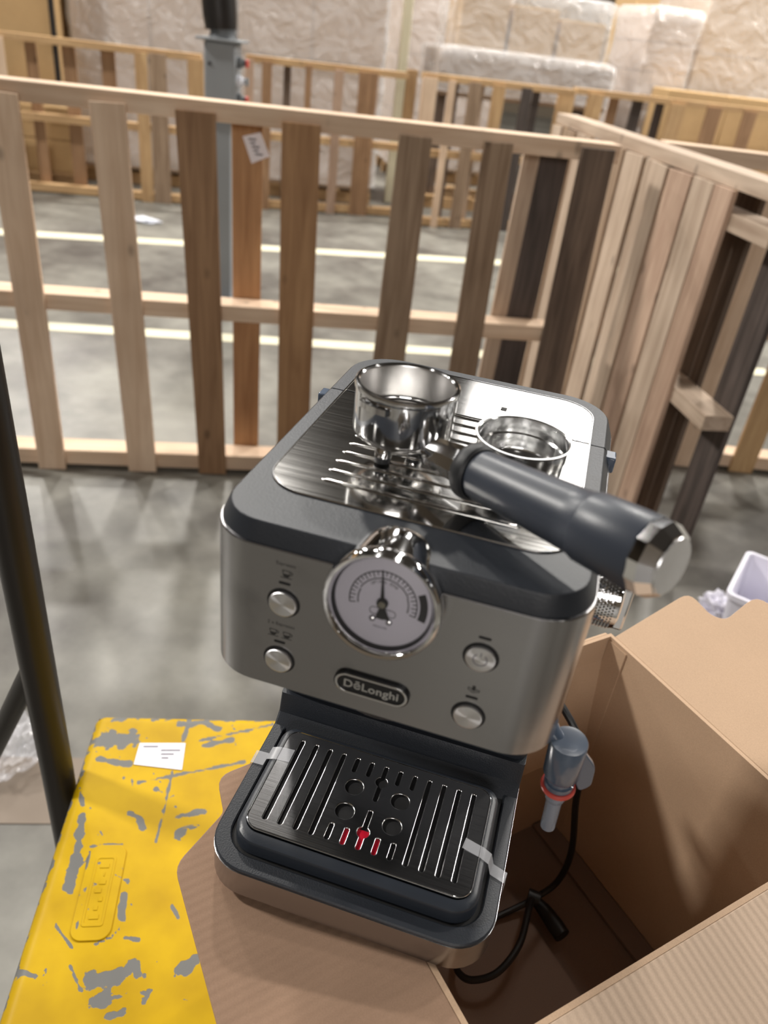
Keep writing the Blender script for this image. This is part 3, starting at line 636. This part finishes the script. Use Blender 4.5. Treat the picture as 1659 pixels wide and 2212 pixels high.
for i in range(13):
    x = (i - 6) * 11.58
    if i <= 3 or i >= 9: holes.append(pill(x, 72.7, 2.35, 38.6, 8))
    elif i != 6:
        holes.append(pill(x, 103.6, 2.35, 7.6, 8)); holes.append(pill(x, 42.2, 2.35, 7.6, 8))
def keyhole(cy, y0, y1):
    r, h = 5.2, 2.35; dy = sqrt(r * r - h * h); a = math.degrees(atan2(h, dy)); out = []
    out += [(h * cos(radians(t)), y1 - h + h * sin(radians(t))) for t in range(0, 181, 22)]
    out += circ(0, cy, r, 12, 90 + a, 270 - a)
    out += [(h * cos(radians(t)), y0 + h + h * sin(radians(t))) for t in range(180, 361, 22)]
    out += circ(0, cy, r, 12, -90 + a, 90 - a); return out
holes.append(keyhole(95.4, 76.6, 111.3)); holes.append(keyhole(49.6, 34.6, 69.4))
for x in (-18, 18):
    for y in (84, 61.6): holes.append(circ(x, y, 7.6, 28))
outer = [(p.x, p.y) for p in rrect(-81.8, 81.8, 26.0, 117.6, 0, 11, 9)]
gm = curve_mesh('drip_grid', [outer] + holes, .25, .85, Matrix.Translation((0, 0, 39.3)))
gm.polygons.foreach_set('use_smooth', [True] * len(gm.polygons)); gm.set_sharp_from_angle(angle=radians(50))
ob('drip_grid', gm, 'grid_steel', em)
rimwire = [(p.x, p.y, 39.9) for p in rrect(-82.0, 82.0, 25.8, 117.8, 0, 11, 9)]
ob('grid_edge', MB().tube(rimwire, .75, 8, False, True), 'polished_steel', em)
ob('tray_dark_sheet', MB().loft([rrect(-80.5, 80.5, 27, 116.5, 37.7, 11, 9), rrect(-80.5, 80.5, 27, 116.5, 37.9, 11, 9)]), 'black_gap', em)  # black sheet under the grid, standing in for shade inside the tray
ob('float_indicator', MB().loft([[Vector((p[0], p[1], 37.9)) for p in rr2(17.5, 9, 5)], [Vector((p[0], p[1], 38.3)) for p in rr2(17.5, 9, 5)]]).mesh('float_indicator'), 'red_float', em, (0, 43.5, 0))
# clear tape strips left on the tray
def tape(pts, wv2, material='clear_tape'):
    l0 = [Vector(p) + Vector(wv2) for p in pts]; l1 = [Vector(p) - Vector(wv2) for p in pts]; up = Vector((0, 0, .15))
    return ob('tape_strip', MB().loft([[a + up, a, b2, b2 + up] for a, b2 in zip(l0, l1)]), material, em)
tape([(-104.0, 92, 22), (-103.4, 92, 28.3), (-93, 92, 29), (-90, 92, 37.6), (-84, 92, 40.4), (-72, 93, 40.8)], (0, 6.2, 0))
tape([(104.2, 58, 16), (103.6, 59, 28.4), (93, 62, 29), (90, 63, 37.8), (84, 64, 40.4), (70, 67, 40.9)], (0.6, 4.4, 0))
# column behind the tray
ob('column', MB().loft([rrect(-W + .3, W - .3, 150, 272, 25, 10, 30), rrect(-W + .3, W - .3, 144, 272, 60, 10, 30), rrect(-W + .3, W - .3, 140, 272, 140, 12, 30), rrect(-W + 1, W - 1, 128, 272, 185, 14, 30), rrect(-W + 1, W - 1, 100, 272, 197.2, 18, 30)]), 'dark_plastic', em)
ob('tray_back', MB().loft([rrect(-W + .6, W - .6, 126, 158, 25, 2, 2), rrect(-W + .6, W - .6, 138, 158, 34, 2, 2), rrect(-W + .6, W - .6, 142, 158, 52, 2, 2)]), 'dark_plastic', em)
# brew group under the head
ob('brew_group', MB().lathe([(38, 198), (38, 184), (34, 178), (30, 176), (0.1, 176)], 40, Matrix.Translation((0, 62, 0)), True, False), 'black_rubber', em)
# steel head shell
YF = 12.3
ob('head_shell', MB().loft([rrect(-W + 1, W - 1, YF + 1, 200, 196.6, 29, 3, 12), rrect(-W, W, YF, 200, 197.4, 30, 3, 12), rrect(-W, W, YF, 200, 291.4, 30, 3, 12), rrect(-W + .5, W - .5, YF + .5, 199.5, 292.1, 29.6, 3, 12), rrect(-W + 2, W - 2, YF + 2, 198, 292.2, 28, 3, 12)]), 'brushed_steel', em)
ob('water_tank', MB().loft([rrect(-W + .6, W - .6, 201, 276, 40, 3, 34), rrect(-W + .6, W - .6, 201, 276, 291, 3, 34)]), 'dark_plastic', em)
# lid, split across by the tank cover
def lidl(y0, y1, rf, rb):
    return [rrect(-W + 1.4, W - 1.4, y0 + (1.2 if rf > 5 else 0), y1, 292.0, rf, rb, 10), rrect(-W + 1.2, W - 1.2, y0 + (1.1 if rf > 5 else 0), y1, 293.2, rf, rb, 10),
            rrect(-W + 5.6, W - 5.6, y0 + (3.8 if rf > 5 else 0), y1 - (3 if rb > 5 else 0), 303.0, max(rf - 4, 1), max(rb - 4, 1), 10), rrect(-W + 6.8, W - 6.8, y0 + (4.8 if rf > 5 else 0), y1 - (4 if rb > 5 else 0), 304.0, max(rf - 5, 1), max(rb - 5, 1), 10)]
lid = ob('lid', MB().loft(lidl(YF, 193.9, 30, 1)), 'dark_plastic', em)
tcv = ob('tank_cover', MB().loft(lidl(195.3, 277.5, 1, 38)), 'dark_plastic', em)
ob('lid_hinge', MB().box(-W - 2.5, -W + 5, 192, 204, 288, 299), 'grey_plastic', em, bevel=1); ob('lid_hinge', MB().box(W - 5, W + 2.5, 192, 204, 288, 299), 'grey_plastic', em, bevel=1)
def plate(y0, y1, rf, rb): return MB().loft([rrect(-86, 86, y0, y1, 303.9, rf, rb, 10), rrect(-86, 86, y0, y1, 304.5, rf, rb, 10), rrect(-85.2, 85.2, y0 + .8, y1 - .8, 304.8, max(rf - .8, .5), max(rb - .8, .5), 10)])
tpl = ob('top_plate', plate(50, 193.9, 24, .6), 'plate_steel', em)
ob('tank_plate', plate(195.3, 262, .6, 26), 'plate_steel', em)
ob('plate_edge', MB().tube([(p.x, p.y, 304.5) for p in rrect(-86, 86, 50, 262, 0, 24, 26, 10)], .7, 6, False, True), 'polished_steel', em)
rdg = None
for i in range(11):
    y = 69.6 + 12.15 * i
    if rdg is None:
        lo = []
        for x in (-57, -55.8, -54, 54, 55.8, 57):
            k_ = {57: .15, 55.8: .7, 54: 1}[abs(x)]
            lo.append([Vector((x, 1.6 * k_ * cos(radians(a)), .2 + .95 * k_ * sin(radians(a)))) for a in range(0, 181, 30)])
        rdg = MB().loft(lo, True, True).mesh('ridge', 60)
    ob('ridge', rdg, 'plate_steel', tpl, (0, y, 304.6))
ob('plate_mark', MB().box(22, 26, 218, 223, 304.4, 305.1), 'black_gap', em)  # small black square on the tank plate

# ---- gauge
tlt = radians(7); gn = Vector((0, -cos(tlt), sin(tlt))); gx = Vector((1, 0, 0)); gy = Vector((0, sin(tlt), cos(tlt))); GC = Vector((.3, 2.6, 281.0))
GM = frame(GC, gx, gy, gn)
ga = ob('gauge', MB().lathe([(29, -8), (30.2, -7.4), (31.0, -6), (31.2, -3.2), (30.4, -.6), (29.2, .6), (27.8, .2), (26.6, -1.6), (26.2, -3.2), (25.9, -6.2)], 96, GM, True, False), 'chrome', em)
hood = [[Vector((r * cos(2 * pi * i / 64), y, z + r * sin(2 * pi * i / 64))) for i in range(64)] for y, z, r in ((3.2, 281.4, 29.6), (9, 282, 29.2), (15, 282.6, 28.4), (23, 284.8, 26.2), (30, 286.2, 24.4), (34, 286.8, 23.2), (36.5, 287, 21.4), (37.4, 287, 19))]
ob('gauge_hood', MB().loft(hood, False, True), 'chrome', ga)
ob('dial', MB().lathe([(26, -6.0), (25.4, -5.6), (0.05, -5.6)], 64, GM), 'dial_face', ga)
ob('dial_wall', MB().lathe([(25.85, -3), (25.2, -5.55)], 64, GM), 'black_rubber', ga)
DM = GM @ Matrix.Translation((0, 0, -5.55))
pol = [arcband(0, 0, 17.2, 17.8, -12, 194, 60), arcband(0, 0, 13.3, 13.85, 26, 156, 44)]
for i in range(27):
    a = radians(194 - 206 * i / 26); r0 = 14.6 if i % 2 == 0 else 15.4
    pol += stroke([(17.4 * cos(a), 17.4 * sin(a)), (r0 * cos(a), r0 * sin(a))], .5)
for i in range(14):
    for a_ in (radians(194 - 2.6 * i), radians(25 - 2.6 * i)): pol += stroke([(13.4 * cos(a_), 13.4 * sin(a_)), (12.8 * cos(a_), 12.8 * sin(a_))], .35)
pol.append(arcband(0, 0, 19.0, 23.0, -14, 28, 18))
pol += [stroke(pill(.6, -5.6, 6.8, 2.0), .32, True)[i] for i in range(22)]
ob('dial_marks', flat_mesh('dial_marks', pol, DM, .12), 'black_print', ga)
tm = MB()
for i, ch in enumerate('OPTIMAL ZONE'):
    if ch == ' ': continue
    a = radians(126 - 6.0 * i); M_ = DM @ frame((11.6 * cos(a), 11.6 * sin(a), .05), (sin(a), -cos(a), 0), (cos(a), sin(a), 0), (0, 0, 1))
    me = text_mesh('ch', ch, 2.1, M_, .04)
    tm.add([tuple(v.co / S) for v in me.vertices], [tuple(p.vertices) for p in me.polygons]); bpy.data.meshes.remove(me)
ob('dial_text', tm.mesh('dial_text', None), 'black_print', ga)
ob('dial_text', text_mesh('dial_text', 'PRESSURE', 1.7, DM @ Matrix.Translation((0.4, -14.6, .05)), .04), 'ink_grey', ga)
na = radians(97); nx_, ny_ = Vector((cos(na), sin(na))), Vector((-sin(na), cos(na)))
def npt(l, w_): q = nx_ * l + ny_ * w_; return (q.x, q.y)
ob('needle', flat_mesh('needle', [[npt(18.8, .15), npt(0, 1.1), npt(-2, 1.2), npt(-8.6, 3.6), npt(-9.2, 0), npt(-8.6, -3.6), npt(-2, -1.2), npt(0, -1.1), npt(18.8, -.15)]], DM @ Matrix.Translation((0, 0, 1.0)), .4), 'black_print', ga)
ob('needle_hub', MB().lathe([(2.9, .4), (2.9, 2.0), (2.0, 2.1), (1.9, 2.8), (.05, 3.0)], 24, DM, True), 'black_print', ga)
ob('hub_cap', MB().lathe([(1.9, 2.0), (1.9, 3.0), (.05, 3.2)], 24, DM, True), 'dial_hub', ga)
for x in (-4.2, 4.6): ob('dial_screw', MB().lathe([(2.0, 0), (1.8, .6), (1.0, 1.2), (.05, 1.35)], 20, DM @ Matrix.Translation((x, -10.4, 0)), True), 'chrome', ga)
ob('gauge_glass', MB().lathe([(25.9, -2.6), (20, -2.0), (10, -1.6), (.05, -1.5)], 48, GM), 'gauge_glass', ga)

# ---- front panel controls
def fm(x, z, y=YF): return frame((x, y, z), (1, 0, 0), (0, 0, 1), (0, -1, 0))
for (x, z) in ((-54, 259), (-55, 218.3), (53.2, 259.3), (53.6, 218.0)):
    bt = ob('button', MB().lathe([(8.1, 0), (8.1, 1.2), (7.6, 2.1), (7.0, 2.3), (.05, 2.3)], 48, fm(x, z), True), 'spun_metal', em)
    ob('button_ring', MB().lathe([(9.4, .02), (9.3, .25), (8.2, .3), (8.15, .02)], 48, fm(x, z)), 'black_gap', bt)
    if z > 259.2: 
        M_ = fm(x, z) @ Matrix.Translation((0, 0, 2.3))
        ob('power_symbol', flat_mesh('power_symbol', [arcband(0, 0, 3.3, 3.9, 125, 415, 26)] + stroke([(0, 2.2), (0, 4.6)], .6), M_, .08), 'ink_grey', bt)
for (x, z) in ((-53.9, 272.0), (-55.2, 231.0), (53.2, 272.0), (53.3, 231.1)):
    ob('indicator_light', flat_mesh('indicator_light', [pill(0, 0, 3.3, .75)], fm(x, z), .2), 'black_gap', em)
def cup(x, z, k_):
    pl = stroke([(-2.3, 2.2), (2.2, 2.2), (1.6, -1.1), (.8, -1.9), (-.9, -1.9), (-1.7, -1.1)], .42, True) + stroke([(-3.2, -2.6), (3.2, -2.6)], .42) + stroke([(2.1, 1.6), (3.5, 1.5), (3.4, .2), (1.8, -.6)], .42) + [[(-1.7, -.1), (1.7, -.1), (1.3, -1.6), (-1.3, -1.6)]]
    return [[(p[0] * k_ + x, p[1] * k_ + z) for p in q] for q in pl]
FM0 = fm(0, 0)
ob('cup_icon', flat_mesh('cup_icon', cup(-53.2, 278.2, .95), FM0, .1), 'black_print', em)
ob('cup_icon', flat_mesh('cup_icon', cup(-59.2, 236.9, .9) + cup(-51.3, 236.9, .9), FM0, .1), 'black_print', em)
ob('panel_text', text_mesh('panel_text', 'Espresso', 3.1, fm(-53.6, 284.2), .06), 'black_print', em)
ob('panel_text', text_mesh('panel_text', '2 x Espresso', 3.1, fm(-54.8, 243.6), .06), 'black_print', em)
cl = stroke([(-1.2, .4), (-2.9, .9), (-3.0, -.6), (-1.4, -1.2), (-.6, -2.0), (.8, -1.9), (1.6, -1.1), (3.0, -1.0), (3.1, .2), (1.3, .4)], .38) + [[(-.9, 2.6), (.9, 2.6), (.9, .2), (1.7, .2), (0, -1.0), (-1.7, .2), (-.9, .2)]]
ob('steam_icon', flat_mesh('steam_icon', cl, fm(53.4, 236.8), .1), 'black_print', em)
# badge
bd = ob('badge', curve_mesh('badge', [pill(0, 0, 21.4, 7.6, 20)], .7, .25, fm(-.4, 217.5) @ Matrix.Translation((0, 0, .7))), 'badge_black', em)
ob('badge_rim', curve_mesh('badge_rim', [pill(0, 0, 20.5, 6.8, 20), pill(0, 0, 19.5, 5.8, 20)], .3, .2, fm(-.4, 217.5) @ Matrix.Translation((0, 0, 1.9))), 'polished_steel', bd)
ob('badge_lettering', text_mesh('badge_lettering', 'D\u0113Longhi', 7.6, fm(-.4, 217.2) @ Matrix.Translation((0, 0, 1.75)), .25, .16, 'CENTER', 0, 1.05), 'polished_steel', bd)

# ---- steam knob on the right side
KM = frame((W, 104, 255), (0, 1, 0), (0, 0, 1), (1, 0, 0))
kn = ob('steam_knob', MB().lathe([(17, 0), (17, 2), (20.6, 3), (20.8, 16), (20.2, 18.5), (18.5, 19.5), (.05, 19.5)], 72, KM, True), 'chrome', em)
mb = MB()
for j in range(7):
    for i in range(64):
        a = 2 * pi * (i + .5 * (j % 2)) / 64; u = Vector((cos(a), sin(a), 0)); t_ = Vector((-sin(a), cos(a), 0)); h_ = 4.0 + j * 1.85; c_ = u * 20.7 + Vector((0, 0, h_))
        q = [c_ + t_ * .9, c_ + Vector((0, 0, .95)), c_ - t_ * .9, c_ - Vector((0, 0, .95)), c_ + u * .7]
        mb.add([KM @ p for p in q], [(0, 1, 4), (1, 2, 4), (2, 3, 4), (3, 0, 4)])
kl = ob('knurling', mb.mesh('knurling', None), 'chrome', kn); kl['kind'] = 'stuff'
ob('knob_grip', MB().box(-4, 4, -23, 23, 19, 26, KM), 'chrome', kn, bevel=1.6)

# ---- steam wand (grey plastic frother)
P0 = Vector((103, 30, 206)); wt = onp(1225, 1620, (0, 52, 0), (0, 1, 0)); wbm = onp(1183, 1783, (0, 58, 0), (0, 1, 0)); ax = (wbm - wt); WL = ax.length; ax.normalize()
sx = Rt - ax * Rt.dot(ax); sx.normalize(); sy = ax.cross(sx); WM = frame(wt, sx, sy, ax)
wd_ = ob('steam_wand', MB().lathe([(8, -8.6), (10.8, -8.4), (11.2, -7.6), (11.2, 20), (10.2, 22.5), (9.0, 23.5), (8.2, 24), (8.2, 28), (9.2, 28.4), (9.2, 32), (7.8, 32.5)], 36, WM, True, True), 'grey_plastic', em)
ob('wand_arm', MB().tube([wt + Vector((-20, 8, 18)), wt + Vector((-11, 3, 7)), wt + ax * 2], [6, 6, 5], 16), 'grey_plastic', wd_)
wing = rnd([(6, 1, 2), (11.5, 2, 2), (19.5, 14, 5), (20, 33, 4), (13, 38, 3.5), (9, 28, 2)])
mbw = MB(); mbw.loft([[WM @ Vector((x, y_, z)) for x, z in wing] for y_ in (-1.8, 1.8)]); ob('lever_wing', mbw.mesh('lever_wing', None), 'grey_plastic', wd_, bevel=.8)
ob('sealing_ring', MB().tube([WM @ Vector((9.0 * cos(a * pi / 14), 9.0 * sin(a * pi / 14), 34.2)) for a in range(28)], 1.9, 10, False, True), 'red_rubber', wd_)
ob('nozzle_tip', MB().lathe([(5.5, 33), (6.8, 37), (6.9, 43), (6.0, 47), (5.0, 48), (4.7, WL), (3.2, WL), (3.3, 48), (4.4, 38)], 28, WM), 'smoked_plastic', wd_)

# ---- power cord, hanging from the back of the machine into the box
def smooth_path(pts, n=8):
    P = [Vector(p) for p in pts]; P = [P[0] * 2 - P[1]] + P + [P[-1] * 2 - P[-2]]; out = []
    for i in range(1, len(P) - 2):
        for j in range(n):
            t_ = j / n; a, b2, c_, d = P[i - 1], P[i], P[i + 1], P[i + 2]
            out.append(.5 * ((2 * b2) + (c_ - a) * t_ + (2 * a - 5 * b2 + 4 * c_ - d) * t_ ** 2 + (3 * b2 - a - 3 * c_ + d) * t_ ** 3))
    out.append(P[-2]); return out
cp = [Vector((70, 279, 30)), Vector((96, 292, 20)), onz(1252, 1600, -20), onz(1243, 1740, -120), onz(1234, 1840, -205), onz(1205, 1903, -262), onz(1155, 1940, -285), onz(1085, 1975, -295), onz(1000, 2010, -298)]
ob('power_cord', MB().tube(smooth_path(cp), 3.6, 10), 'cord_black', em)
cp = [onz(1150, 1938, -280), onz(1142, 1965, -268), onz(1122, 2040, -262), onz(1075, 2100, -268), onz(1020, 2117, -276), onz(990, 2100, -284), onz(985, 2070, -292)]
ob('power_cord', MB().tube(smooth_path(cp), 3.6, 10), 'cord_black', em)
cp = [onz(1150, 1938, -288), onz(1175, 1965, -292), onz(1200, 2000, -290)]
ob('power_plug', MB().tube(cp + [onz(1215, 2022, -290)], [5, 8, 9.5, 9], 12), 'cord_black', em)
ob('cord_tie', MB().tube([onz(1140, 1935, -281), onz(1165, 1945, -281)], 8.5, 12), 'cord_black', em)

# ================================================================== PORTAFILTER
TZ = 307.5                                         # top of the ridges
pc = Vector((-24.2, 114.0, 0)); ph = radians(-34.6); rise = radians(6.3)
pfl = thing('portafilter', 'polished metal portafilter with dark grey handle standing on top of the machine', 'portafilter', (pc.x, pc.y, TZ), ph)
ob('bowl', MB().lathe([(24.4, 14.0), (27.4, 14.6), (28.8, 16.4), (29.3, 19), (29.5, 42.2), (30.3, 42.8), (30.6, 44.6), (30.2, 46.0), (29.4, 46.5), (28.2, 46.4), (27.4, 45.6)], 96, None, True), 'polished_steel', pfl)
ob('bowl_inside', MB().lathe([(27.4, 45.6), (27.0, 44.6), (26.7, 27), (25.6, 25), (23.6, 24.6), (23.4, 21.6), (20.4, 21.2), (20.0, 19.4), (.05, 19.2)], 96), 'satin_steel', pfl)
ob('bowl_ring', MB().tube([(24.4 * cos(a * pi / 40), 24.4 * sin(a * pi / 40), 26.2) for a in range(80)], 1.0, 8, False, True), 'chrome', pfl)
ob('bowl_base', MB().lathe([(12, 9), (18, 10.5), (22, 12.2), (24.4, 14.2)], 64, None, True), 'polished_steel', pfl)
for a0 in (262, 82):
    mb = MB(); lo = []
    for i in range(13):
        a = radians(a0 + i * 3.3); r1 = 32.6 if 0 < i < 12 else 30.5; lo.append([Vector((r * cos(a), r * sin(a), z)) for r, z in ((29.2, 36.5), (r1, 37.2), (r1, 40.8), (29.2, 41.2))])
    ob('lug', mb.loft(lo), 'chrome', pfl)
for sgn in (-1, 1):
    sp_ = ob('spout', MB().tube([(0, 4 * sgn, 12), (0, 9 * sgn, 10), (0, 12.4 * sgn, 6), (0, 12.8 * sgn, 2.2)], [6.2, 6.0, 5.4, 5.2], 18), 'polished_steel', pfl)
    ob('spout_mouth', MB().lathe([(4.9, 2.2), (4.9, -1.2), (.05, -1.3)], 18, Matrix.Translation((0, 12.8 * sgn, 0))), 'black_rubber', pfl)
hz0 = 15.2; hd = Vector((cos(rise), 0, sin(rise))); HM = frame((33.5, 0, hz0), Vector((0, 1, 0)), hd.cross(Vector((0, 1, 0))), hd)
ob('neck', MB().lathe([(8.2, -9), (9.2, -3), (10.8, 14), (11.2, 28)], 10, HM, True, True), 'polished_steel', pfl)
ob('collar', MB().lathe([(11, 21.5), (14.4, 22.2), (15.8, 24), (16.2, 27), (15.6, 30), (14.0, 31.4)], 48, HM, True), 'black_rubber', pfl)
ob('handle', MB().lathe([(12.4, 30), (13.2, 31), (13.6, 34), (14.6, 64), (15.9, 92), (16.4, 101), (17.2, 102.2), (17.8, 104), (18.3, 116), (18.6, 134.5), (18.2, 135.5)], 64, HM, True, True), 'handle_plastic', pfl)
hc = MB(); seg = 12; lo = []
for r, h_ in ((17.6, 134.7), (18.3, 135.6), (18.5, 141), (14.8, 147.0), (14.2, 147.4)):
    lo.append([HM @ Vector((r * cos(2 * pi * (i + .5) / seg), r * sin(2 * pi * (i + .5) / seg), h_)) for i in range(seg)])
me = hc.loft(lo).mesh('end_cap', None); ec_ = ob('end_cap', me, 'chrome', pfl, bevel=.35)
mt, nt, b = mat('spun_cap'); b.inputs['Metallic'].default_value = 1; b.inputs['Base Color'].default_value = (.8, .8, .82, 1); b.inputs['Roughness'].default_value = .25
ob('cap_disc', MB().lathe([(13.8, 0), (13.4, .5), (.05, .6)], 48, HM @ Matrix.Translation((0, 0, 147.3)), True), 'spun_cap', ec_)

# ================================================================== FILTER BASKET
bk = thing('filter_basket', 'loose shiny steel filter basket on the machine top right of the portafilter handle', 'filter basket', (45.5, 127, TZ))
ob('basket_body', MB().lathe([(20, 1.2), (22.6, .1), (24.6, 1.4), (25.6, 4.5), (25.8, 12), (26.5, 13), (26.6, 20.6), (27.2, 21.8), (28.4, 22.2), (28.8, 22.8), (28.4, 23.3), (27.4, 23.3), (26.5, 22.6), (26.1, 20.5), (26.0, 13.4), (25.2, 12.4), (25.0, 5), (23.6, 2.6), (20, 2.0), (.05, 1.9)], 96), 'basket_steel', bk)
ob('basket_screen', MB().lathe([(20.2, .6), (20.2, 1.4), (.05, 1.5)], 48, None, True), 'basket_steel', bk)
